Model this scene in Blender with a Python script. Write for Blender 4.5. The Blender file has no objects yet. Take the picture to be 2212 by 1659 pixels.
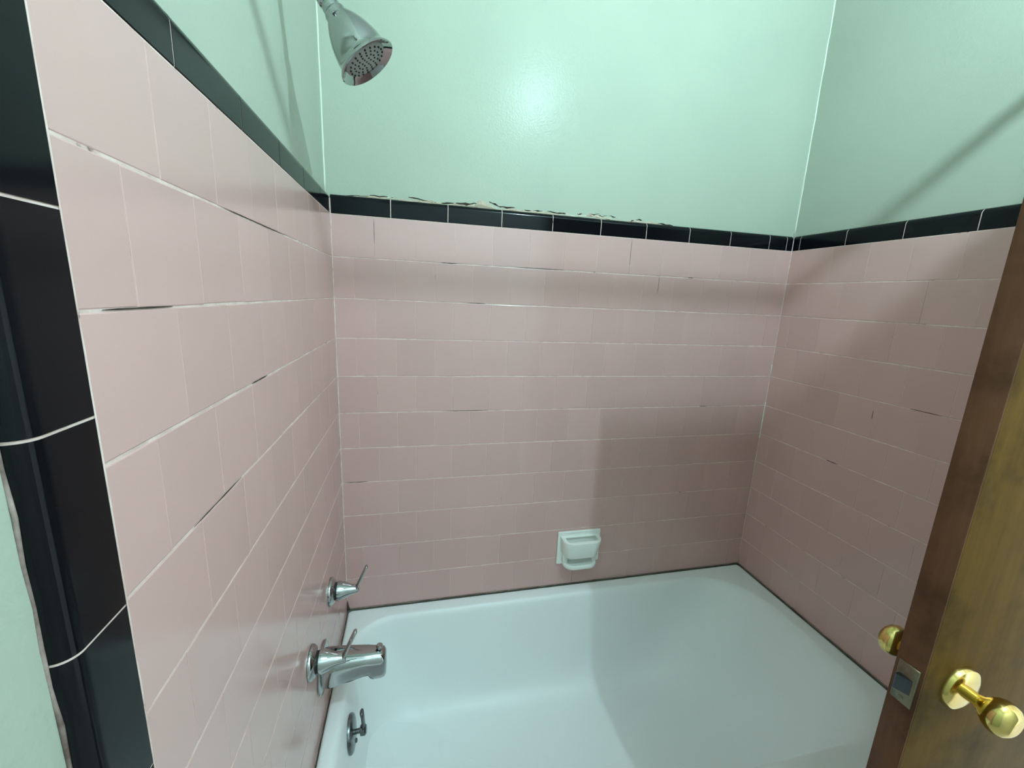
import bpy, bmesh, math, random
from mathutils import Vector, Matrix
random.seed(7)
S = bpy.context.scene
C = S.collection

# ------------------------------------------------------------------ camera
Z0 = 1.585                      # height of the lower edge of the black trim
L = 1.481                       # length of the alcove along the back wall
P = 0.1095                      # pitch of the pink tiles
T = 0.1539                      # pitch of the black trim tiles
RIM = Z0 - 11 * P               # height of the tub rim
cam_d = bpy.data.cameras.new('camera')
cam_d.sensor_width = 36.0
cam_d.lens = 893.816 / 2212 * 36
cam_d.clip_start = 0.01
cam = bpy.data.objects.new('camera', cam_d)
C.objects.link(cam)
cam.location = (0.21865, -1.23847, -0.19683 + Z0)
cam.rotation_euler = (1.364583, -0.043199, -0.223986)
S.camera = cam

# ------------------------------------------------------------------ world, exposure, lamp numbers
w = bpy.data.worlds.new('world')
S.world = w
w.use_nodes = True
w.node_tree.nodes['Background'].inputs[0].default_value = (0.80, 0.95, 1.0, 1)
w.node_tree.nodes['Background'].inputs[1].default_value = 4.5
S.view_settings.view_transform = 'Standard'
S.view_settings.look = 'None'
S.view_settings.exposure = 0.02
S.view_settings.gamma = 1.0
S.view_settings.use_curve_mapping = False
S.cycles.sample_clamp_indirect = 4.0
S.cycles.max_bounces = 8
S.cycles.diffuse_bounces = 7
S.cycles.glossy_bounces = 3
S.cycles.transmission_bounces = 0
S.cycles.adaptive_threshold = 0.07
S.cycles.use_light_tree = False
LAMP_POS = (0.885, -1.295, 2.487)
LAMP_COLOR = (0.69, 1.0, 1.08)
LAMP_STRENGTH = 6300.0

# ------------------------------------------------------------------ materials
def lin(r, g, b):
    f = lambda v: v / 12.92 if v <= 0.04045 else ((v + 0.055) / 1.055) ** 2.4
    return (f(r / 255), f(g / 255), f(b / 255), 1)

class N:
    def __init__(s, name):
        s.m = bpy.data.materials.new(name)
        s.m.use_nodes = True
        s.t = s.m.node_tree
        s.b = s.t.nodes['Principled BSDF']
    def node(s, kind, **kw):
        n = s.t.nodes.new(kind)
        for k, v in kw.items():
            setattr(n, k, v)
        return n
    def link(s, a, b):
        s.t.links.new(a, b)
    def set(s, **kw):
        for k, v in kw.items():
            s.b.inputs[k.replace('_', ' ')].default_value = v
        return s
    def coords(s):
        return s.node('ShaderNodeTexCoord').outputs['Object']
    def geo(s):
        return s.node('ShaderNodeNewGeometry').outputs['Position']
    def noise(s, vec, scale, detail=3, rough=0.5):
        n = s.node('ShaderNodeTexNoise')
        n.inputs['Scale'].default_value = scale
        n.inputs['Detail'].default_value = detail
        n.inputs['Roughness'].default_value = rough
        if vec is not None:
            s.link(vec, n.inputs['Vector'])
        return n.outputs['Fac']
    def ramp(s, fac, stops):
        r = s.node('ShaderNodeValToRGB')
        e = r.color_ramp.elements
        while len(e) < len(stops):
            e.new(0.5)
        for el, (p, c) in zip(e, stops):
            el.position = p
            el.color = c
        s.link(fac, r.inputs[0])
        return r.outputs[0]
    def mix(s, fac, a, b, mode='MIX'):
        m = s.node('ShaderNodeMix', data_type='RGBA', blend_type=mode)
        for i, v in ((0, fac), (6, a), (7, b)):
            if hasattr(v, 'is_linked') or hasattr(v, 'links'):
                s.link(v, m.inputs[i])
            else:
                m.inputs[i].default_value = v
        return m.outputs[2]
    def bump(s, h, strength, dist=0.001):
        b = s.node('ShaderNodeBump')
        b.inputs['Strength'].default_value = strength
        b.inputs['Distance'].default_value = dist
        s.link(h, b.inputs['Height'])
        s.link(b.outputs[0], s.b.inputs['Normal'])
    def scaled(s, vec, sc):
        m = s.node('ShaderNodeMapping')
        m.inputs['Scale'].default_value = sc
        s.link(vec, m.inputs['Vector'])
        return m.outputs[0]

M = {}
def paint_mat():
    n = N('mint_semigloss_paint').set(Roughness=0.25)
    g = n.geo()
    f = n.noise(g, 3.0, 1)
    col = n.ramp(f, [(0.3, (0.410, 0.455, 0.378, 1)), (0.7, (0.440, 0.487, 0.402, 1))])
    n.link(col, n.b.inputs['Base Color'])
    n.b.inputs['Specular IOR Level'].default_value = 0.075
    fine = n.noise(g, 210.0, 1, 0.6)
    n.bump(fine, 0.28, 0.0012)
    M['paint'] = n.m
paint_mat()

def tile_mat(name, base, rough, var, spec=0.5):
    n = N(name).set(Roughness=rough)
    n.b.inputs['Specular IOR Level'].default_value = spec
    r = n.node('ShaderNodeObjectInfo').outputs['Random']
    c = n.ramp(r, [(0.0, tuple(v * (1 - var) for v in base) + (1,)),
                   (0.5, base + (1,)),
                   (1.0, tuple(min(1, v * (1 + var)) for v in base) + (1,))])
    g = n.geo()
    f = n.noise(g, 9.0, 1)
    c2 = n.mix(n.ramp(f, [(0.35, (0, 0, 0, 1)), (0.75, (0.25, 0.25, 0.25, 1))]), c,
               tuple(v * 0.93 for v in base) + (1,))
    n.link(c2, n.b.inputs['Base Color'])
    M[name] = n.m
tile_mat('pink_glazed_tile', (0.595, 0.376, 0.352), 0.16, 0.03)
tile_mat('black_glazed_tile', (0.004, 0.0045, 0.006), 0.12, 0.2, 0.17)

def grout_mat():
    n = N('pale_grout').set(Roughness=0.85)
    g = n.geo()
    f = n.noise(n.scaled(g, (9, 9, 9)), 3.0, 4, 0.65)
    c = n.ramp(f, [(0.28, lin(96, 74, 66)), (0.36, lin(200, 172, 164)), (0.6, lin(224, 202, 194))])
    n.link(c, n.b.inputs['Base Color'])
    n.bump(n.noise(g, 300.0, 2), 0.3, 0.0006)
    M['grout'] = n.m
grout_mat()

def simple(name, col, rough, metal=0.0, noise=None, bump=None, coat=0.0, spec=0.5):
    n = N(name).set(Roughness=rough, Metallic=metal)
    n.b.inputs['Base Color'].default_value = col
    n.b.inputs['Specular IOR Level'].default_value = spec
    if coat:
        n.b.inputs['Coat Weight'].default_value = coat
        n.b.inputs['Coat Roughness'].default_value = 0.08
    g = n.geo()
    if noise:
        sc, amt, dark = noise
        f = n.noise(g, sc, 4, 0.6)
        n.link(n.mix(n.ramp(f, [(0.4, (0, 0, 0, 1)), (0.72, (amt, amt, amt, 1))]), col, dark), n.b.inputs['Base Color'])
    if bump:
        n.bump(n.noise(g, bump[0], 2), bump[1], 0.001)
    M[name] = n.m
simple('white_enamel', (0.86, 0.89, 0.895, 1), 0.40)
simple('chrome', (0.43, 0.44, 0.44, 1), 0.07, 1.0)
simple('worn_chrome', (0.20, 0.215, 0.22, 1), 0.30, 1.0, noise=(60, 0.7, (0.07, 0.08, 0.08, 1)))
simple('brass', (0.66, 0.50, 0.17, 1), 0.16, 1.0, noise=(40, 0.4, (0.45, 0.28, 0.07, 1)))
simple('black_rubber', (0.012, 0.012, 0.013, 1), 0.5)
simple('grey_plastic', (0.33, 0.34, 0.33, 1), 0.4)
simple('white_ceramic', (0.84, 0.87, 0.83, 1), 0.22)
simple('mould_caulk', (0.10, 0.06, 0.05, 1), 0.8, noise=(30, 0.9, (0.45, 0.36, 0.32, 1)))
simple('white_caulk', (0.72, 0.76, 0.66, 1), 0.5)
simple('cream_paint', (0.47, 0.49, 0.40, 1), 0.7, noise=(40, 0.7, (0.34, 0.30, 0.22, 1)))
simple('crack_dark', (0.035, 0.022, 0.015, 1), 0.9)
simple('bare_plaster', (0.50, 0.42, 0.33, 1), 0.9, noise=(60, 0.6, (0.26, 0.19, 0.13, 1)), bump=(150, 0.5))
simple('latch_steel', (0.22, 0.19, 0.13, 1), 0.4, 1.0, noise=(120, 0.6, (0.12, 0.11, 0.08, 1)))
simple('bolt_steel', (0.095, 0.095, 0.115, 1), 0.35, 1.0)
simple('floor_vinyl', (0.62, 0.58, 0.55, 1), 0.5, noise=(25, 0.5, (0.5, 0.47, 0.44, 1)))
simple('ceiling_paint', (0.84, 0.85, 0.84, 1), 0.7)
simple('hall_paint', (0.70, 0.70, 0.68, 1), 0.8)

def wood_mat(name, a, b, rough, vert=True):
    n = N(name).set(Roughness=rough)
    g = n.geo()
    v = n.scaled(g, (14, 14, 1.2))
    f = n.noise(v, 4.0, 5, 0.65)
    c = n.ramp(f, [(0.3, a), (0.75, b)])
    f2 = n.noise(g, 9.0, 4, 0.6)
    c2 = n.mix(n.ramp(f2, [(0.47, (0, 0, 0, 1)), (0.68, (0.8, 0.8, 0.8, 1))]), c, tuple(x * 0.45 for x in a[:3]) + (1,))
    n.link(c2, n.b.inputs['Base Color'])
    n.b.inputs['Specular IOR Level'].default_value = 0.14
    n.bump(n.noise(g, 160.0, 3), 0.15, 0.0008)
    M[name] = n.m
wood_mat('varnished_door_wood', (0.105, 0.050, 0.008, 1), (0.155, 0.076, 0.012, 1), 0.5)
wood_mat('brown_door_edge', (0.105, 0.042, 0.022, 1), (0.155, 0.066, 0.036, 1), 0.6)

def emit(name, col, st):
    n = N(name)
    n.b.inputs['Base Color'].default_value = (0, 0, 0, 1)
    n.b.inputs['Emission Color'].default_value = tuple(col) + (1,)
    n.b.inputs['Emission Strength'].default_value = st
    M[name] = n.m
emit('lamp_glow', LAMP_COLOR, LAMP_STRENGTH)

# ------------------------------------------------------------------ helpers
def obj(name, bm, mat, parent=None, smooth=False, loc=None):
    me = bpy.data.meshes.new(name)
    bmesh.ops.recalc_face_normals(bm, faces=bm.faces[:])
    bm.to_mesh(me)
    bm.free()
    me.materials.append(M[mat])
    if smooth:
        me.polygons.foreach_set('use_smooth', [True] * len(me.polygons))
    o = bpy.data.objects.new(name, me)
    C.objects.link(o)
    if loc is not None:
        o.location = loc
    if parent is not None:
        o.parent = parent
    return o

def smooth_by_angle(o, deg=40):
    me = o.data
    me.polygons.foreach_set('use_smooth', [True] * len(me.polygons))
    bm = bmesh.new()
    bm.from_mesh(me)
    for e in bm.edges:
        if len(e.link_faces) == 2 and e.calc_face_angle(0) > math.radians(deg):
            e.smooth = False
    bm.to_mesh(me)
    bm.free()
    return o

def empty(name, loc=(0, 0, 0)):
    o = bpy.data.objects.new(name, None)
    o.empty_display_size = 0.05
    C.objects.link(o)
    o.location = loc
    return o

def tag(o, label, cat, group=None, kind=None):
    o['label'] = label
    o['category'] = cat
    if group:
        o['group'] = group
    if kind:
        o['kind'] = kind
    return o

def box(bm, x0, x1, y0, y1, z0, z1, bevel=0.0, seg=1):
    vs = [bm.verts.new((x, y, z)) for x in (x0, x1) for y in (y0, y1) for z in (z0, z1)]
    fs = [(0, 1, 3, 2), (4, 6, 7, 5), (0, 4, 5, 1), (2, 3, 7, 6), (0, 2, 6, 4), (1, 5, 7, 3)]
    faces = [bm.faces.new([vs[i] for i in f]) for f in fs]
    if bevel:
        es = list({e for f in faces for e in f.edges})
        bmesh.ops.bevel(bm, geom=es, offset=bevel, segments=seg, affect='EDGES', profile=0.5)
    return bm

def frame(axis):
    a = Vector(axis).normalized()
    u = a.orthogonal().normalized()
    return a, u, a.cross(u)

def lathe(bm, origin, axis, prof, n=32, cap0=True, cap1=True):
    """prof: list of (distance along axis, radius)"""
    a, u, v = frame(axis)
    o = Vector(origin)
    rings = []
    for d, r in prof:
        rings.append([bm.verts.new(o + a * d + (u * math.cos(2 * math.pi * k / n) + v * math.sin(2 * math.pi * k / n)) * r) for k in range(n)])
    for A, B in zip(rings, rings[1:]):
        for k in range(n):
            bm.faces.new((A[k], A[(k + 1) % n], B[(k + 1) % n], B[k]))
    if cap0:
        bm.faces.new(rings[0])
    if cap1:
        bm.faces.new(rings[-1])
    return bm

def loft(bm, rings, cap0=True, cap1=True):
    R = [[bm.verts.new(p) for p in r] for r in rings]
    n = len(R[0])
    for A, B in zip(R, R[1:]):
        for k in range(n):
            bm.faces.new((A[k], A[(k + 1) % n], B[(k + 1) % n], B[k]))
    if cap0:
        bm.faces.new(R[0])
    if cap1:
        bm.faces.new(R[-1])
    return bm

def tube(bm, pts, radii, n=16, flat=None):
    """sweep of circles (or ellipses: flat=(side vector, ratio)) along points"""
    pts = [Vector(p) for p in pts]
    rings = []
    u = None
    for i, p in enumerate(pts):
        d = (pts[min(i + 1, len(pts) - 1)] - pts[max(i - 1, 0)]).normalized()
        if u is None:
            u = (Vector(flat[0]) if flat else d.orthogonal())
        u = (u - d * u.dot(d)).normalized()
        v = d.cross(u)
        r = radii[i] if isinstance(radii, (list, tuple)) else radii
        q = flat[1] if flat else 1.0
        rings.append([p + (u * math.cos(2 * math.pi * k / n) + v * math.sin(2 * math.pi * k / n) * q) * r for k in range(n)])
    return loft(bm, rings)

def rrect(x0, x1, y0, y1, radii, n=12):
    """rounded rectangle points; radii for corners (x1,y1),(x0,y1),(x0,y0),(x1,y0)"""
    out = []
    cs = [(x1, y1, 0), (x0, y1, 90), (x0, y0, 180), (x1, y0, 270)]
    for (cx, cy, a0), r in zip(cs, radii):
        sx = -1 if cx == x1 else 1
        sy = -1 if cy == y1 else 1
        ox, oy = cx + sx * r, cy + sy * r
        for k in range(n + 1):
            a = math.radians(a0 + 90 * k / n)
            out.append((ox + r * math.cos(a), oy + r * math.sin(a)))
    return out

# ------------------------------------------------------------------ room shell
REC = 0.013                      # painted wall lies this far behind the tile faces
YF, ZC = -2.15, 2.58
def slab(name, x0, x1, y0, y1, z0, z1, mat, label, cat, parent=None):
    o = obj(name, box(bmesh.new(), x0, x1, y0, y1, z0, z1), mat, parent)
    if parent is None:
        tag(o, label, cat, kind='structure')
    return o
floor = slab('floor', -0.1, 2.7, YF - 0.1, 0.1, -0.05, 0.0, 'floor_vinyl', 'plain grey floor below the tub', 'floor')
ceil = slab('ceiling', -0.1, 2.7, YF - 0.1, 0.1, ZC, ZC + 0.05, 'ceiling_paint', 'painted ceiling above the alcove', 'ceiling')
wall_back = slab('wall_back', -0.1, L + 0.11, REC, 0.1, 0, ZC, 'paint', 'mint green back wall with pink tiles and peeling paint above the black trim', 'wall')
wall_left = slab('wall_left', -0.1, -REC, YF, REC, 0, ZC, 'paint', 'mint green left wall with pink tiles, black edging and the shower plumbing', 'wall')
YD = -0.935                      # doorway in the right wall
wall_right = slab('wall_right', L + REC, L + 0.11, YD, REC, 0, ZC, 'paint', 'mint green right wall with pink tiles behind the open door', 'wall')
bm = bmesh.new()
box(bm, L + REC, L + 0.11, YF, YD - 0.64, 0, ZC)
box(bm, L + REC, L + 0.11, YD - 0.64, YD, 2.06, ZC)
o = obj('wall_surround', bm, 'ceiling_paint', wall_right)
wall_front = slab('wall_front', -0.1, L + 0.11, YF - 0.1, YF, 0, ZC, 'ceiling_paint', 'painted wall behind the viewer', 'wall')
hall = slab('wall_hall', 2.6, 2.7, YF - 0.1, 0.1, 0, ZC, 'hall_paint', 'dim hall wall beyond the doorway', 'wall')
bm = bmesh.new()
box(bm, L + REC - 0.012, L + REC, YD + 0.003, YD + 0.055, 0, 2.115, 0.003)
box(bm, L + REC - 0.012, L + REC, YD - 0.70, YD - 0.643, 0, 2.115, 0.003)
box(bm, L + REC - 0.012, L + REC, YD - 0.643, YD + 0.003, 2.06, 2.115, 0.003)
trim1 = tag(obj('trim_1', bm, 'brown_door_edge'), 'brown casing around the doorway in the right wall', 'trim', kind='structure')

# ------------------------------------------------------------------ tiles
GAPV, GAPH = 0.0005, 0.0019
tile_cache = {}
def tile_mesh(wd, ht, mat):
    key = (round(wd, 4), round(ht, 4), mat)
    if key in tile_cache:
        return tile_cache[key]
    bm = bmesh.new()
    e, f = 0.0013, 0.0005
    x, z = wd / 2, ht / 2
    back = [bm.verts.new(p) for p in ((-x, 0.0115, -z), (x, 0.0115, -z), (x, 0.0115, z), (-x, 0.0115, z))]
    mid = [bm.verts.new(p) for p in ((-x, 0.0010, -z), (x, 0.0010, -z), (x, 0.0010, z), (-x, 0.0010, z))]
    m2 = [bm.verts.new(p) for p in ((-x + f * .35, 0.0003, -z + e * .35), (x - f * .35, 0.0003, -z + e * .35), (x - f * .35, 0.0003, z - e * .35), (-x + f * .35, 0.0003, z - e * .35))]
    fr = [bm.verts.new(p) for p in ((-x + f, 0, -z + e), (x - f, 0, -z + e), (x - f, 0, z - e), (-x + f, 0, z - e))]
    for A, B in ((back, mid), (mid, m2), (m2, fr)):
        for k in range(4):
            bm.faces.new((A[k], A[(k + 1) % 4], B[(k + 1) % 4], B[k]))
    bm.faces.new(fr)
    bm.faces.new(back)
    bmesh.ops.recalc_face_normals(bm, faces=bm.faces[:])
    me = bpy.data.meshes.new('tile')
    bm.to_mesh(me)
    bm.free()
    me.materials.append(M[mat])
    tile_cache[key] = me
    return me

def spots(a, b, first, pitch, gap=GAPV, least=0.006):
    """cut a run from a to b at joints first + k*pitch -> list of (centre, width)"""
    k0 = math.floor((a - first) / pitch)
    js = [a] + [first + k * pitch for k in range(k0, k0 + 60) if a + least < first + k * pitch < b - least] + [b]
    return [((p + q) / 2, q - p - gap) for p, q in zip(js, js[1:])]

def put(me, name, parent, loc, rz, tilt=0.0011):
    o = bpy.data.objects.new(name, me)
    C.objects.link(o)
    o.location = loc
    o.rotation_euler = (random.uniform(-tilt, tilt), 0, rz + random.uniform(-tilt, tilt))
    o.parent = parent
    return o

def rows(side, run):
    """run(row) -> (list of (centre, width))"""
    for r in range(1, 15):
        zc = Z0 - (r - 0.5) * P
        for c, wd in run(r):
            z = zc + random.uniform(-0.0004, 0.0004)
            d = random.uniform(-0.0002, 0.0002)
            me = tile_mesh(wd, P - GAPH, 'pink_glazed_tile')
            if side == 'back':
                put(me, 'tile', wall_back, (c, d, z), 0)
            elif side == 'left':
                put(me, 'tile', wall_left, (-d, c, z), math.pi / 2)
            else:
                put(me, 'tile', wall_right, (L + d, c, z), -math.pi / 2)
WY = 0.902
rows('back', lambda r: spots(0, L, 0 if r % 2 else P / 2, P) if r <= 11 else [])
rows('left', lambda r: spots(-WY, 0, (-0.0175 if r % 2 else -0.0725), P, GAPV, 0.02) if r <= 11 else spots(-WY, -0.775, (-0.0175 if r % 2 else -0.0725), P))
rows('right', lambda r: spots(-0.80, 0, (-0.153 if r % 2 else -0.205), P) if r <= 11 else [])

for nm, par, (x0, x1, y0, y1) in (('grout_bed', wall_back, (0.0, L, 0.0006, REC)),
                                  ('grout_bed', wall_left, (-REC, -0.0006, -WY, 0.0)),
                                  ('grout_bed', wall_right, (L + 0.0006, L + REC, -0.80, 0.0))):
    obj(nm, box(bmesh.new(), x0, x1, y0, y1, RIM if par is not wall_left else 0.0, Z0), 'grout', par)

# black bullnose trim: profile in (depth, height), extruded along local X
TH = 0.049
bull_cache = {}
def bull_mesh(wd, TH=TH, mat='black_glazed_tile', back=0.0):
    key = (round(wd, 4), TH, mat)
    if key in bull_cache:
        return bull_cache[key]
    prof = [(0.0125, 0.0004), (0.0010 + back, 0.0004), (back, 0.0014)]
    R = 0.0125 - back
    prof.append((back, TH - back - R - 0.0015))
    for k in range(0, 9):
        a = math.pi / 2 * k / 8
        prof.append((0.0125 - R * math.cos(a), TH - back - R + R * math.sin(a)))
    bm = bmesh.new()
    ends = []
    for x in (-wd / 2, wd / 2):
        ends.append([bm.verts.new((x, d, h)) for d, h in prof])
    n = len(prof)
    for k in range(n):
        bm.faces.new((ends[0][k], ends[0][(k + 1) % n], ends[1][(k + 1) % n], ends[1][k]))
    bm.faces.new(ends[0])
    bm.faces.new(ends[1])
    bmesh.ops.recalc_face_normals(bm, faces=bm.faces[:])
    for f in bm.faces:
        f.smooth = len(f.verts) == 4
    for e in bm.edges:
        if e.calc_face_angle(0) > math.radians(35):
            e.smooth = False
    me = bpy.data.meshes.new('bullnose_tile')
    bm.to_mesh(me)
    bm.free()
    me.materials.append(M[mat])
    bull_cache[key] = me
    return me

BG = 0.0022
def joints(js):
    return [((p + q) / 2, q - p - BG) for p, q in zip(js, js[1:])]
for c, wd in joints([0.0] + [T * k for k in range(1, 10)] + [1.4555, L]):
    put(bull_mesh(wd), 'bullnose_tile', wall_back, (c, 0, Z0), 0, 0.0008)
for c, wd in joints([-WY, -0.737, -0.578, -0.420, -0.264, -0.110, -0.004]):
    put(bull_mesh(wd), 'bullnose_tile', wall_left, (0, c, Z0), math.pi / 2, 0.0008)
for c, wd in joints([-0.80, -0.648, -0.494, -0.340, -0.184, -0.027, 0.0]):
    put(bull_mesh(wd), 'bullnose_tile', wall_right, (L, c, Z0), -math.pi / 2, 0.0008)
# grout behind the trim shows as a fine pale line at every joint
put(bull_mesh(L, TH, 'grout', 0.0006), 'trim_grout', wall_back, (L / 2, 0, Z0), 0, 0)
put(bull_mesh(WY, TH, 'grout', 0.0006), 'trim_grout', wall_left, (0, -WY / 2, Z0), math.pi / 2, 0)
put(bull_mesh(0.80, TH, 'grout', 0.0006), 'trim_grout', wall_right, (L, -0.40, Z0), -math.pi / 2, 0)
# upright black edging: profile turned so that its rounded side faces the viewer
def upright(parent, xface, y, js, facing):
    runs = [(p, q, 'black_glazed_tile', 0.0, 'bullnose_tile') for p, q in zip(js, js[1:])]
    runs.append((js[0], js[-1], 'grout', 0.0006, 'trim_grout'))
    for p, q, mat, back, nm in runs:
        o = bpy.data.objects.new(nm, bull_mesh(q - p - BG, TH_UP, mat, back))
        C.objects.link(o)
        # local X (length) -> world z, local Y (depth) -> into the wall, local Z (height) -> away from the tiles
        ax = Vector((0, 0, 1)); ay = Vector((-facing, 0, 0)); az = Vector((0, -1, 0))
        m = Matrix((ax, ay, az)).transposed()
        if m.determinant() < 0:
            m = Matrix((-ax, ay, az)).transposed()
        o.matrix_world = Matrix.Translation((xface, y, (p + q) / 2)) @ m.to_4x4()
        o.parent = parent
TH_UP = 0.0555
zs = [0.0, 0.22, 0.374, 0.528, 0.682, 0.835, 0.988, Z0 - 0.442, Z0 - 0.291, Z0 - 0.154, Z0, Z0 + TH]
upright(wall_left, 0.0, -WY, zs, 1)
upright(wall_right, L, -0.80, zs, -1)

# corner beads of caulk in the painted corners and the tiled corners
def bead(pts, r, mat, parent, name='corner_bead', jitter=0.0):
    q = []
    for a, b in zip(pts, pts[1:]):
        a, b = Vector(a), Vector(b)
        n = max(2, int((b - a).length / 0.03))
        q += [a.lerp(b, k / n) + Vector([random.uniform(-jitter, jitter) for _ in range(3)]) for k in range(n)]
    q.append(Vector(pts[-1]))
    return obj(name, tube(bmesh.new(), q, [r * random.uniform(0.7, 1.2) for _ in q], 6), mat, parent, True)
bead([(-REC + 0.001, REC - 0.001, Z0 + TH), (-REC + 0.001, REC - 0.001, ZC)], 0.0024, 'white_caulk', wall_back, jitter=0.0004)
bead([(L + REC - 0.001, REC - 0.001, Z0 + TH), (L + REC - 0.001, REC - 0.001, ZC)], 0.0024, 'white_caulk', wall_back, jitter=0.0005)
bead([(0.0006, -0.0006, RIM), (0.0006, -0.0006, Z0 + TH - 0.012)], 0.0019, 'grout', wall_back, 'grout_joint', 0.0003)
bead([(L - 0.0006, -0.0006, RIM), (L - 0.0006, -0.0006, Z0 + TH - 0.012)], 0.0013, 'grout', wall_back, 'grout_joint', 0.0003)
# edge caulk between pink tiles and upright trim
bead([(-0.0006, -WY, 0.4), (-0.0006, -WY, Z0)], 0.0008, 'grout', wall_left, 'grout_joint', 0.0002)

# ragged paint along the outer side of the upright edging
bead([(-REC + 0.0004, -WY - TH_UP - 0.0002, 0.3), (-REC + 0.0004, -WY - TH_UP - 0.0002, Z0)], 0.0016, 'mould_caulk', wall_left, 'ragged_paint', 0.0010)
# white filler in the right hand tiled corner
bead([(L - 0.0012, -0.0012, Z0 - 0.672), (L - 0.0012, -0.0012, Z0 - 0.535)], 0.0020, 'white_caulk', wall_back, 'corner_bead', 0.0003)
bead([(L - 0.0012, -0.0012, Z0 - 0.445), (L - 0.0012, -0.0012, Z0 - 0.395)], 0.0014, 'white_caulk', wall_back, 'corner_bead', 0.0003)
# gaps where the grout has fallen out
def gap(parent, a, b, r=0.0011):
    a, b = Vector(a), Vector(b)
    q = [a.lerp(b, k / 5) for k in range(6)]
    obj('grout_gap', tube(bmesh.new(), q, [r * f for f in (0.2, 0.7, 0.55, 0.8, 0.6, 0.2)], 5), 'crack_dark', parent)
J = lambda k: Z0 - k * P + 0.0007
gap(wall_right, (L, -0.262, J(6)), (L, -0.300, J(6)), 0.0014)
gap(wall_right, (L, -0.365, Z0 - 4.25 * P), (L, -0.365, Z0 - 4.5 * P), 0.0012)
gap(wall_right, (L, -0.45, J(4)), (L, -0.52, J(4)))
gap(wall_back, (0.29, 0, J(1)), (0.335, 0, J(1)))
gap(wall_back, (0.51, 0, J(1)), (0.66, 0, J(1)), 0.0008)
gap(wall_back, (9 * P, 0, Z0 - 1.02 * P), (9 * P, 0, Z0 - 1.5 * P), 0.0007)
gap(wall_back, (8 * P, 0, Z0 - 0.04 * P), (8 * P, 0, Z0 - 0.75 * P), 0.0007)
gap(wall_back, (P, 0, Z0 - 0.06 * P), (P, 0, Z0 - 0.65 * P), 0.0006)
gap(wall_back, (1.09, 0, J(1)), (1.11, 0, J(1)), 0.0013)
gap(wall_back, (0.30, 0, J(5)), (0.44, 0, J(5)), 0.0008)
gap(wall_back, (0.37, 0, J(2)), (0.42, 0, J(2)), 0.0008)
gap(wall_back, (1.20, 0, J(5)), (1.23, 0, J(5)))
gap(wall_back, (0.01, 0, J(7)), (0.075, 0, J(7)), 0.0009)
gap(wall_left, (0, -0.88, J(2)), (0, -0.79, J(2)), 0.0011)
gap(wall_left, (0, -0.62, J(3)), (0, -0.56, J(3)), 0.0011)
gap(wall_left, (0, -0.66, J(1)), (0, -0.42, J(1)), 0.0008)
gap(wall_left, (0, -0.80, J(4)), (0, -0.68, J(4)), 0.0008)

# peeling paint above the back trim
def flake(x0, x1, h0, h1, mat, name, d=0.003, n=9):
    bm = bmesh.new()
    zb = Z0 + TH - 0.004
    lo, up, up2 = [], [], []
    for k in range(n + 1):
        x = x0 + (x1 - x0) * k / n
        taper = min(1, 4 * min(k, n - k) / n + 0.15)
        a = h0 * random.uniform(0.6, 1.3)
        b = a + max(0.0012, (h1 - h0) * random.uniform(0.35, 1.2) * taper)
        b += 0.004
        lo.append(bm.verts.new((x, REC - 0.0004, zb + a)))
        up.append(bm.verts.new((x, REC - d * random.uniform(0.5, 1.2), zb + (a + b) / 2)))
        up2.append(bm.verts.new((x + random.uniform(-.003, .003), REC - 0.0004, zb + b)))
    for A, B in ((lo, up), (up, up2)):
        for k in range(n):
            bm.faces.new((A[k], A[k + 1], B[k + 1], B[k]))
    return obj(name, bm, mat, wall_back)
def crack(x0, x1, h, mat='crack_dark', thick=0.0022, slope=0.0):
    bm = bmesh.new()
    zb = Z0 + TH - 0.004
    n = max(4, int((x1 - x0) / 0.012))
    pts, rad = [], []
    for k in range(n + 1):
        f = k / n
        pts.append((x0 + (x1 - x0) * f, REC - 0.0006, zb + h + slope * f + random.uniform(-1, 1) * 0.0022))
        rad.append(thick * random.uniform(0.35, 1.1) * (0.25 + 0.75 * math.sin(math.pi * min(max(f, .06), .94))))
    tube(bm, pts, rad, 5)
    return obj('paint_crack', bm, mat, wall_back)
flake(0.06, 0.28, 0.000, 0.006, 'bare_plaster', 'paint_flake')
flake(0.14, 0.18, 0.002, 0.010, 'cream_paint', 'paint_flake')
flake(0.19, 0.30, 0.001, 0.009, 'bare_plaster', 'paint_flake')
flake(0.31, 0.40, 0.001, 0.010, 'bare_plaster', 'paint_flake')
flake(0.385, 0.44, 0.001, 0.023, 'bare_plaster', 'paint_flake', 0.005, 6)
flake(0.44, 0.66, 0.000, 0.009, 'bare_plaster', 'paint_flake')
flake(0.60, 0.86, 0.000, 0.008, 'cream_paint', 'paint_flake')
flake(0.72, 0.80, 0.003, 0.014, 'bare_plaster', 'paint_flake')
flake(0.84, 0.98, 0.000, 0.008, 'bare_plaster', 'paint_flake')
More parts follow.
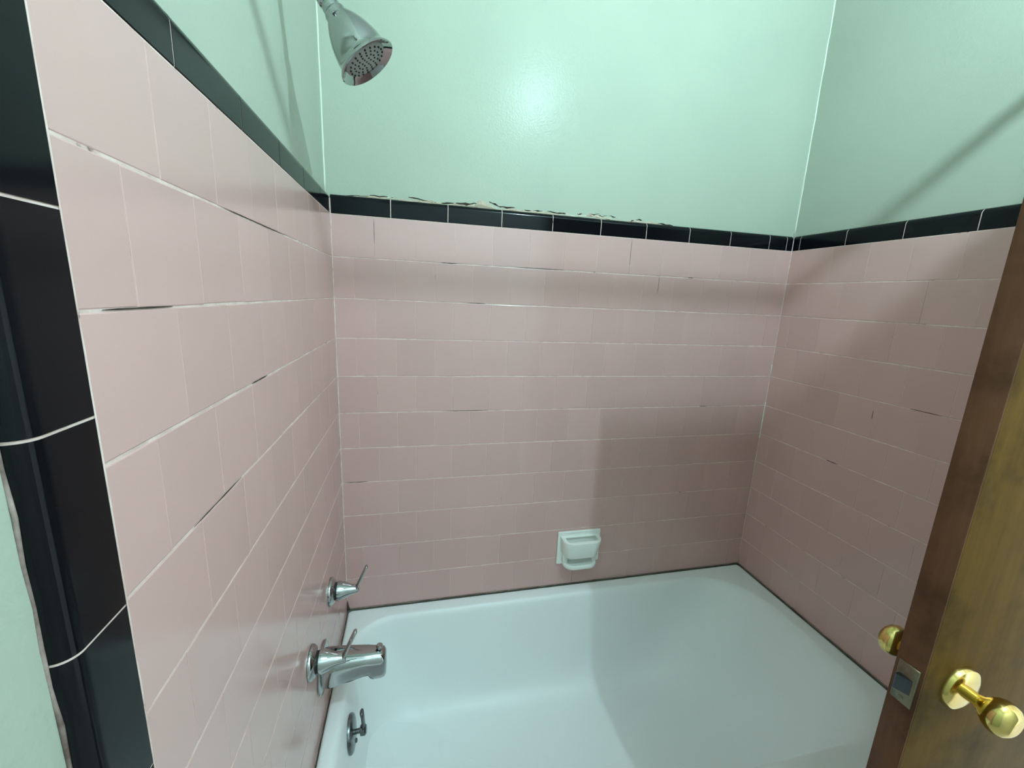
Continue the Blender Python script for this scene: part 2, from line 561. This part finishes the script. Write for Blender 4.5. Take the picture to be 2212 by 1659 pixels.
for a in ((0.04, 0.12, 0.002, 0.0012), (0.10, 0.16, 0.006, 0.0014, 0.001), (0.20, 0.28, 0.014, 0.0016, -0.011), (0.27, 0.33, 0.005, 0.0022),
          (0.32, 0.395, 0.006, 0.0024, 0.006), (0.335, 0.37, 0.003, 0.002), (0.425, 0.46, 0.019, 0.0018, -0.010),
          (0.455, 0.50, 0.008, 0.0022, 0.002), (0.53, 0.555, 0.009, 0.0020, -0.005), (0.555, 0.585, 0.004, 0.0022, 0.006),
          (0.60, 0.64, 0.009, 0.0018, -0.004), (0.63, 0.66, 0.006, 0.0022), (0.695, 0.71, 0.010, 0.0016), (0.735, 0.765, 0.014, 0.0015),
          (0.76, 0.79, 0.010, 0.0011), (0.80, 0.82, 0.012, 0.0010), (0.865, 0.885, 0.004, 0.0020), (0.89, 0.91, 0.010, 0.0016), (0.96, 1.02, 0.003, 0.0015)):
    x0, x1, h, t = a[:4]
    crack(x0, x1, h + 0.003, 'crack_dark', t * 1.35, a[4] if len(a) > 4 else 0.0)

# ------------------------------------------------------------------ bathtub
TX1, TY0 = L - 0.002, -0.765
tub = empty('bathtub', (0.74, -0.38, 0))
tub_o = Vector((0.74, -0.38, 0))
tag(tub, 'white enamel bathtub set into the pink tiled alcove', 'bathtub')
def ringz(z, x0, x1, y0, y1, rl, rr, n=14):
    return [Vector((x, y, z)) - tub_o for x, y in rrect(x0, x1, y0, y1, (rr, rl, rl, rr), n)]
bm = bmesh.new()
R1 = RIM
prof = [
    ringz(0.0, 0.002, TX1, TY0 + 0.03, -0.002, 0.004, 0.004),
    ringz(R1 - 0.06, 0.002, TX1, TY0 + 0.012, -0.002, 0.004, 0.004),
    ringz(R1 - 0.035, 0.002, TX1, TY0 + 0.002, -0.002, 0.004, 0.004),
    ringz(R1 - 0.018, 0.002, TX1, TY0, -0.002, 0.006, 0.006),
    ringz(R1 - 0.004, 0.004, TX1 - 0.002, TY0 + 0.006, -0.004, 0.010, 0.010),
    ringz(R1, 0.010, TX1 - 0.008, TY0 + 0.016, -0.010, 0.014, 0.014),
    ringz(R1, 0.030, 1.430, -0.665, -0.044, 0.11, 0.19),
    ringz(R1 - 0.002, 0.036, 1.422, -0.657, -0.050, 0.112, 0.195),
    ringz(R1 - 0.010, 0.042, 1.408, -0.648, -0.057, 0.115, 0.20),
    ringz(R1 - 0.025, 0.046, 1.392, -0.641, -0.061, 0.117, 0.20),
    ringz(R1 - 0.08, 0.052, 1.350, -0.630, -0.068, 0.12, 0.20),
    ringz(0.18, 0.064, 1.270, -0.614, -0.082, 0.13, 0.20),
    ringz(0.12, 0.074, 1.215, -0.604, -0.092, 0.135, 0.19),
    ringz(0.09, 0.086, 1.180, -0.592, -0.104, 0.135, 0.19),
    ringz(0.068, 0.105, 1.145, -0.572, -0.124, 0.13, 0.18),
    ringz(0.052, 0.140, 1.100, -0.540, -0.158, 0.12, 0.17),
    ringz(0.045, 0.185, 1.050, -0.500, -0.200, 0.10, 0.14),
    ringz(0.042, 0.30, 0.94, -0.42, -0.28, 0.05, 0.06),
]
loft(bm, prof)
basin = smooth_by_angle(obj('basin', bm, 'white_enamel', tub), 60)
mod = basin.modifiers.new('sub', 'SUBSURF')
mod.levels = 1
mod.render_levels = 2
# dark caulk where tub meets tile
q = [(0.003, -0.0035, RIM + 0.001), (TX1 - 0.003, -0.0035, RIM + 0.001)]
def tubbead(pts, r, mat, name, jit=0.0004):
    o = bead(pts, r, mat, tub, name, jit)
    o.location = -tub_o
    return o
tubbead([(0.003, -0.0025, RIM), (TX1 - 0.003, -0.0025, RIM)], 0.0011, 'mould_caulk', 'caulk_bead')
tubbead([(0.0025, -0.003, RIM), (0.0025, -0.74, RIM)], 0.0009, 'mould_caulk', 'caulk_bead')
tubbead([(TX1 - 0.0015, -0.003, RIM), (TX1 - 0.0015, -0.74, RIM)], 0.0010, 'mould_caulk', 'caulk_bead')
bm = bmesh.new()
tube(bm, [(0.004, -0.004, RIM + 0.002), (0.003, -0.003, RIM + 0.010), (0.002, -0.0015, RIM + 0.022), (0.001, -0.001, RIM + 0.034)], [0.0048, 0.0034, 0.0018, 0.0008], 6)
cr = obj('mould_patch', bm, 'crack_dark', tub, True)
cr.location = -tub_o

# ------------------------------------------------------------------ overflow plate
ov = empty('overflow_plate', (0.058, -0.335, 0.290))
tag(ov, 'round tarnished metal overflow plate with trip lever inside the tub end', 'overflow plate')
ax = Vector((0.995, 0, 0.07)).normalized()
smooth_by_angle(obj('plate', lathe(bmesh.new(), (-0.008, 0, 0), ax, [(0, 0.043), (0.008, 0.043), (0.011, 0.040), (0.0135, 0.030), (0.0145, 0.012)], 36), 'worn_chrome', ov), 45)
smooth_by_angle(obj('lever_boss', lathe(bmesh.new(), (0.004, 0, 0.004), ax, [(0, 0.006), (0.014, 0.006), (0.016, 0.012), (0.026, 0.013), (0.030, 0.009)], 20), 'worn_chrome', ov), 45)
bm = bmesh.new()
tube(bm, [(0.026, 0, 0.002), (0.027, 0.0, 0.022), (0.026, 0.0, 0.045), (0.024, 0, 0.062), (0.0235, 0, 0.064)], [0.010, 0.0085, 0.0085, 0.0098, 0.006], 14, ((0, 1, 0), 0.5))
obj('trip_lever', bm, 'worn_chrome', ov, True)
smooth_by_angle(obj('screw', lathe(bmesh.new(), (0.004, 0.0, -0.024), ax, [(0, 0.005), (0.006, 0.005), (0.0075, 0.003)], 14), 'worn_chrome', ov), 45)

# ------------------------------------------------------------------ tub handles
def handle(y, z, label):
    t = empty('lever_tap', (0.0, y, z))
    tag(t, label, 'faucet handle', 'pair of lever handles on the left wall')
    X = (1, 0, 0)
    smooth_by_angle(obj('escutcheon', lathe(bmesh.new(), (0.0006, 0, 0), X, [(0, 0.035), (0.003, 0.035), (0.006, 0.033), (0.010, 0.0285), (0.0125, 0.0255), (0.0128, 0.012)], 40), 'chrome', t), 50)
    smooth_by_angle(obj('gasket', lathe(bmesh.new(), (0.012, 0, 0), X, [(0, 0.0215), (0.005, 0.0215)], 32), 'black_rubber', t), 50)
    smooth_by_angle(obj('stem', lathe(bmesh.new(), (0.0165, 0, 0), X, [(0, 0.022), (0.002, 0.0245), (0.008, 0.0240), (0.020, 0.0195), (0.034, 0.0135), (0.046, 0.0105), (0.052, 0.0100), (0.054, 0.008)], 36), 'chrome', t), 50)
    bm = bmesh.new()
    tube(bm, [(0.060, 0, -0.006), (0.064, 0, 0.001), (0.069, 0, 0.014), (0.077, 0, 0.032), (0.085, 0, 0.050), (0.0905, 0, 0.062), (0.092, 0, 0.066)],
         [0.006, 0.0095, 0.0085, 0.0080, 0.0085, 0.0080, 0.0040], 16, ((0, 1, 0), 0.52))
    obj('lever', bm, 'chrome', t, True)
    return t
handle(-0.225, 0.622, 'chrome lever handle nearer the back corner above the tub rim')
handle(-0.437, 0.617, 'chrome lever handle in front of the tub spout, nearest the viewer')

# ------------------------------------------------------------------ tub spout
SY = -0.345
sp = empty('tub_spout', (0.0, SY, 0.512))
tag(sp, 'chrome tub spout with round wall disc between the two lever handles', 'tub spout')
smooth_by_angle(obj('escutcheon', lathe(bmesh.new(), (0.0006, 0, 0), (1, 0, 0), [(0, 0.057), (0.002, 0.0575), (0.004, 0.0555), (0.006, 0.045), (0.0065, 0.02)], 48), 'chrome', sp), 45)
bm = bmesh.new()
rings = []
for x, zt, zb, hw in ((0.004, 0.549, 0.468, 0.036), (0.010, 0.550, 0.467, 0.0365), (0.035, 0.550, 0.469, 0.034), (0.065, 0.548, 0.475, 0.031),
                      (0.092, 0.545, 0.482, 0.0285), (0.104, 0.544, 0.482, 0.0275), (0.109, 0.5435, 0.472, 0.027), (0.114, 0.543, 0.468, 0.0265),
                      (0.132, 0.541, 0.468, 0.0255), (0.140, 0.538, 0.470, 0.0235), (0.1445, 0.531, 0.476, 0.019), (0.1455, 0.522, 0.486, 0.010)):
    ring = []
    for k in range(28):
        a = 2 * math.pi * k / 28
        c, s = math.cos(a), math.sin(a)
        e = 0.72
        ring.append(Vector((x, math.copysign(abs(c) ** e, c) * hw, (zt + zb) / 2 - 0.512 + math.copysign(abs(s) ** e, s) * (zt - zb) / 2)))
    rings.append(ring)
loft(bm, rings)
smooth_by_angle(obj('spout_body', bm, 'chrome', sp), 50)
smooth_by_angle(obj('diverter_knob', lathe(bmesh.new(), (0.129, 0, 0.026), (0.1, 0, 1), [(0, 0.004), (0.007, 0.004), (0.008, 0.0075), (0.012, 0.0082), (0.0145, 0.0065)], 20), 'chrome', sp), 45)

# ------------------------------------------------------------------ shower head
SHY = -0.38
sh = empty('wall_shower', (-REC, SHY, 1.965))
sh_o = Vector((-REC, SHY, 1.965))
tag(sh, 'chrome bell shaped shower head on a bent wall arm', 'shower head')
n_ax = Vector((0.60, -0.02, -0.80)).normalized()
face_c = Vector((0.139, SHY, 1.776))
HL = 0.104
top = face_c - n_ax * HL
smooth_by_angle(obj('wall_flange', lathe(bmesh.new(), (0, 0, 0), (1, 0, 0), [(0, 0.030), (0.003, 0.030), (0.008, 0.024), (0.012, 0.012)], 32), 'chrome', sh), 45)
bm = bmesh.new()
apts = [Vector((-REC + 0.002, SHY, 1.965)), Vector((0.012, SHY, 1.963)), Vector((0.030, SHY, 1.953))]
e = top - n_ax * 0.012
apts += [apts[-1].lerp(e, 0.35) + Vector((0.004, 0, 0.010)), apts[-1].lerp(e, 0.7) + Vector((0.002, 0, 0.004)), e, top]
tube(bm, [p - sh_o for p in apts], 0.0105, 18)
obj('shower_arm', bm, 'chrome', sh, True)
smooth_by_angle(obj('swivel_nut', lathe(bmesh.new(), top - n_ax * 0.012 - sh_o, n_ax, [(0, 0.0115), (0.002, 0.0145), (0.013, 0.0150), (0.015, 0.0125), (0.018, 0.0120), (0.020, 0.0150), (0.027, 0.0155), (0.030, 0.012)], 28), 'chrome', sh), 40)
bell = lathe(bmesh.new(), top + n_ax * 0.014 - sh_o, n_ax,
             [(0, 0.0120), (0.002, 0.0165), (0.006, 0.0185), (0.010, 0.0180), (0.016, 0.0225), (0.028, 0.0300), (0.042, 0.0365), (0.056, 0.0410), (0.068, 0.0435),
              (0.075, 0.0440), (0.080, 0.0450), (0.084, 0.0490), (0.088, 0.0520), (0.0905, 0.0525), (0.0915, 0.0510), (0.0890, 0.0470), (0.0850, 0.0415), (0.0835, 0.0375)], 48, True, False)
smooth_by_angle(obj('bell', bell, 'chrome', sh), 55)
smooth_by_angle(obj('spray_face', lathe(bmesh.new(), top + n_ax * 0.094 - sh_o, n_ax, [(0, 0.0385), (0.0035, 0.0385), (0.006, 0.036), (0.0070, 0.028), (0.0076, 0.004)], 40), 'grey_plastic', sh), 45)
bm = bmesh.new()
a, u, v = frame(n_ax)
for cnt, rad in ((1, 0), (6, 0.0085), (12, 0.0165), (16, 0.0245), (20, 0.0325)):
    for k in range(cnt):
        t = 2 * math.pi * (k + 0.5 * (cnt % 5)) / cnt
        c = top + n_ax * 0.099 + (u * math.cos(t) + v * math.sin(t)) * rad - sh_o
        lathe(bm, c, n_ax, [(0, 0.0017), (0.0035, 0.0015)], 7)
noz = obj('nozzles', bm, 'black_rubber', sh)
noz['kind'] = 'stuff'

# ------------------------------------------------------------------ soap dish
sd = empty('soap_dish', (0.781, 0.0, 0.530))
tag(sd, 'white ceramic wall soap dish on the lower back wall tiles', 'soap dish')
obj('back_plate', box(bmesh.new(), -0.080, 0.080, -0.0085, 0.001, -0.062, 0.062, 0.004, 2), 'white_ceramic', sd, False)
def dee(hw, dep, z, r, n=10, y0=-0.006):
    pts = []
    for cx, a0 in ((hw - r, -90), (hw - r, 0)):
        pass
    out = [(-hw, y0)]
    for k in range(n + 1):
        a = math.radians(180 + 90 * k / n)
        out.append((-hw + r + r * math.cos(a), -dep + r + r * math.sin(a)))
    for k in range(n + 1):
        a = math.radians(270 + 90 * k / n)
        out.append((hw - r + r * math.cos(a), -dep + r + r * math.sin(a)))
    out.append((hw, y0))
    return [Vector((x, y, z)) for x, y in out]
bm = bmesh.new()
cup = [dee(hw, dep, z, r) for z, hw, dep, r in ((-0.019, 0.058, 0.046, 0.030), (-0.0185, 0.062, 0.050, 0.032), (-0.014, 0.064, 0.053, 0.034), (0.020, 0.068, 0.060, 0.036),
                                                (0.041, 0.071, 0.064, 0.037), (0.0455, 0.070, 0.063, 0.036), (0.0468, 0.067, 0.060, 0.034))]
cup += [dee(hw, dep, z, r, y0=y0) for z, hw, dep, r, y0 in ((0.0468, 0.057, 0.050, 0.0150, -0.0155), (0.0455, 0.0555, 0.0485, 0.0140, -0.0170), (0.0425, 0.0555, 0.0485, 0.0140, -0.0170), (0.0405, 0.057, 0.050, 0.0150, -0.0105), (0.004, 0.055, 0.046, 0.0145, -0.0105))]
loft(bm, cup)
smooth_by_angle(obj('cup_band', bm, 'white_ceramic', sd), 38)
bm = bmesh.new()
rs = [dee(hw, dep, z, r, y0=-0.004) for z, hw, dep, r in ((-0.064, 0.054, 0.046, 0.030), (-0.060, 0.060, 0.052, 0.033), (-0.050, 0.062, 0.054, 0.034), (-0.046, 0.060, 0.052, 0.033), (-0.046, 0.054, 0.046, 0.030), (-0.049, 0.050, 0.042, 0.028))]
loft(bm, rs)
smooth_by_angle(obj('tray', bm, 'white_ceramic', sd), 50)
for s in (-1, 1):
    bm = bmesh.new()
    box(bm, min(s * 0.062, s * 0.045), max(s * 0.062, s * 0.045), -0.026, -0.004, -0.052, -0.008, 0.004, 2)
    smooth_by_angle(obj('side_web', bm, 'white_ceramic', sd), 50)

# ------------------------------------------------------------------ shower curtain rod (above the frame, throws the band of shade)
rd = empty('shower_rod', (L / 2, -0.72, 2.016))
tag(rd, 'straight metal shower curtain rod spanning the alcove', 'curtain rod')
obj('rod', lathe(bmesh.new(), (-L / 2 - REC, 0, 0), (1, 0, 0), [(0, 0.0127), (L + 2 * REC, 0.0127)], 24), 'chrome', rd, True)
for s in (-1, 1):
    smooth_by_angle(obj('rod_flange', lathe(bmesh.new(), (s * (L / 2 + REC - 0.0005), 0, 0), (-s, 0, 0), [(0, 0.03), (0.004, 0.03), (0.012, 0.018)], 24), 'chrome', rd), 45)

# ------------------------------------------------------------------ door
DX0, DX1, DY0, DY1 = 0.868, L + 0.004, -0.922, -0.888
door = empty('door_1', (DX1, (DY0 + DY1) / 2, 0.0))
d_o = Vector((DX1, (DY0 + DY1) / 2, 0))
tag(door, 'brown wooden door standing open across the end of the tub', 'door', kind='structure')
def dpart(name, bm, mat, parent=door, ang=45):
    o = obj(name, bm, mat, parent)
    o.location = -d_o if parent is door else (0, 0, 0)
    smooth_by_angle(o, ang)
    return o
dpart('door_panel', box(bmesh.new(), DX0 + 0.0015, DX1, DY0, DY1, 0.012, 2.020, 0.0012), 'varnished_door_wood')
dpart('edge_lipping', box(bmesh.new(), DX0 - 0.0005, DX0 + 0.002, DY0 + 0.0004, DY1 - 0.0004, 0.0125, 2.0195, 0.0006), 'brown_door_edge')
KX, KZ = 0.937, 0.896
def knob(ys, yface):
    k = dpart('door_knob', lathe(bmesh.new(), (KX, yface, KZ), (0, ys, 0),
              [(0.004, 0.009), (0.020, 0.0085), (0.026, 0.011), (0.030, 0.0160), (0.035, 0.0205), (0.041, 0.0232), (0.048, 0.0232), (0.054, 0.0200), (0.058, 0.0140), (0.0595, 0.009), (0.0590, 0.005)], 40), 'brass', door, 40)
    r = obj('rose', lathe(bmesh.new(), (KX, yface, KZ), (0, ys, 0), [(-0.001, 0.032), (0.003, 0.032), (0.007, 0.030), (0.0095, 0.024), (0.0100, 0.010)], 40), 'brass', k)
    smooth_by_angle(r, 40)
    return k
k1 = knob(1, DY1)
k1['label'] = 'dull brass door knob on the tub side'
k2 = knob(-1, DY0)
k2['label'] = 'bright brass door knob on the near face'
YM = (DY0 + DY1) / 2
lp = dpart('latch_plate', box(bmesh.new(), DX0 - 0.0022, DX0 + 0.001, YM - 0.0125, YM + 0.0125, KZ - 0.030, KZ + 0.030, 0.0008), 'latch_steel')
bm = bmesh.new()
for x, y in ((0, 0),):
    vs = []
    for z in (KZ - 0.011, KZ + 0.011):
        vs.append([bm.verts.new((xx, yy, z)) for xx, yy in ((DX0 - 0.001, YM - 0.008), (DX0 - 0.003, YM - 0.008), (DX0 - 0.010, YM + 0.006), (DX0 - 0.010, YM + 0.008), (DX0 - 0.001, YM + 0.008))])
    for k in range(5):
        bm.faces.new((vs[0][k], vs[0][(k + 1) % 5], vs[1][(k + 1) % 5], vs[1][k]))
    bm.faces.new(vs[0])
    bm.faces.new(vs[1])
lb = obj('latch_bolt', bm, 'bolt_steel', lp)
for dz in (-0.022, 0.022):
    smooth_by_angle(obj('screw', lathe(bmesh.new(), (DX0 - 0.0018, YM, KZ + dz), (-1, 0, 0), [(0, 0.0032), (0.0006, 0.0032), (0.0009, 0.0022)], 14), 'latch_steel', lp), 40)

# ------------------------------------------------------------------ ceiling lamp (above the frame)
lm = empty('ceiling_lamp', (LAMP_POS[0], LAMP_POS[1], ZC))
tag(lm, 'small ceiling lamp with one slim bright tube', 'lamp')
dz = LAMP_POS[2] - ZC
smooth_by_angle(obj('canopy', lathe(bmesh.new(), (0, 0, 0), (0, 0, -1), [(0, 0.05), (0.008, 0.05), (0.016, 0.03), (0.018, 0.014)], 32), 'white_ceramic', lm), 45)
smooth_by_angle(obj('socket', lathe(bmesh.new(), (0, 0, -0.016), (0, 0, -1), [(0, 0.014), (-dz - 0.016 - 0.037, 0.014), (-dz - 0.016 - 0.035, 0.007)], 24), 'white_ceramic', lm), 45)
obj('tube', lathe(bmesh.new(), (0, 0, dz + 0.035), (0, 0, -1), [(0, 0.006), (0.07, 0.006)], 12), 'lamp_glow', lm)
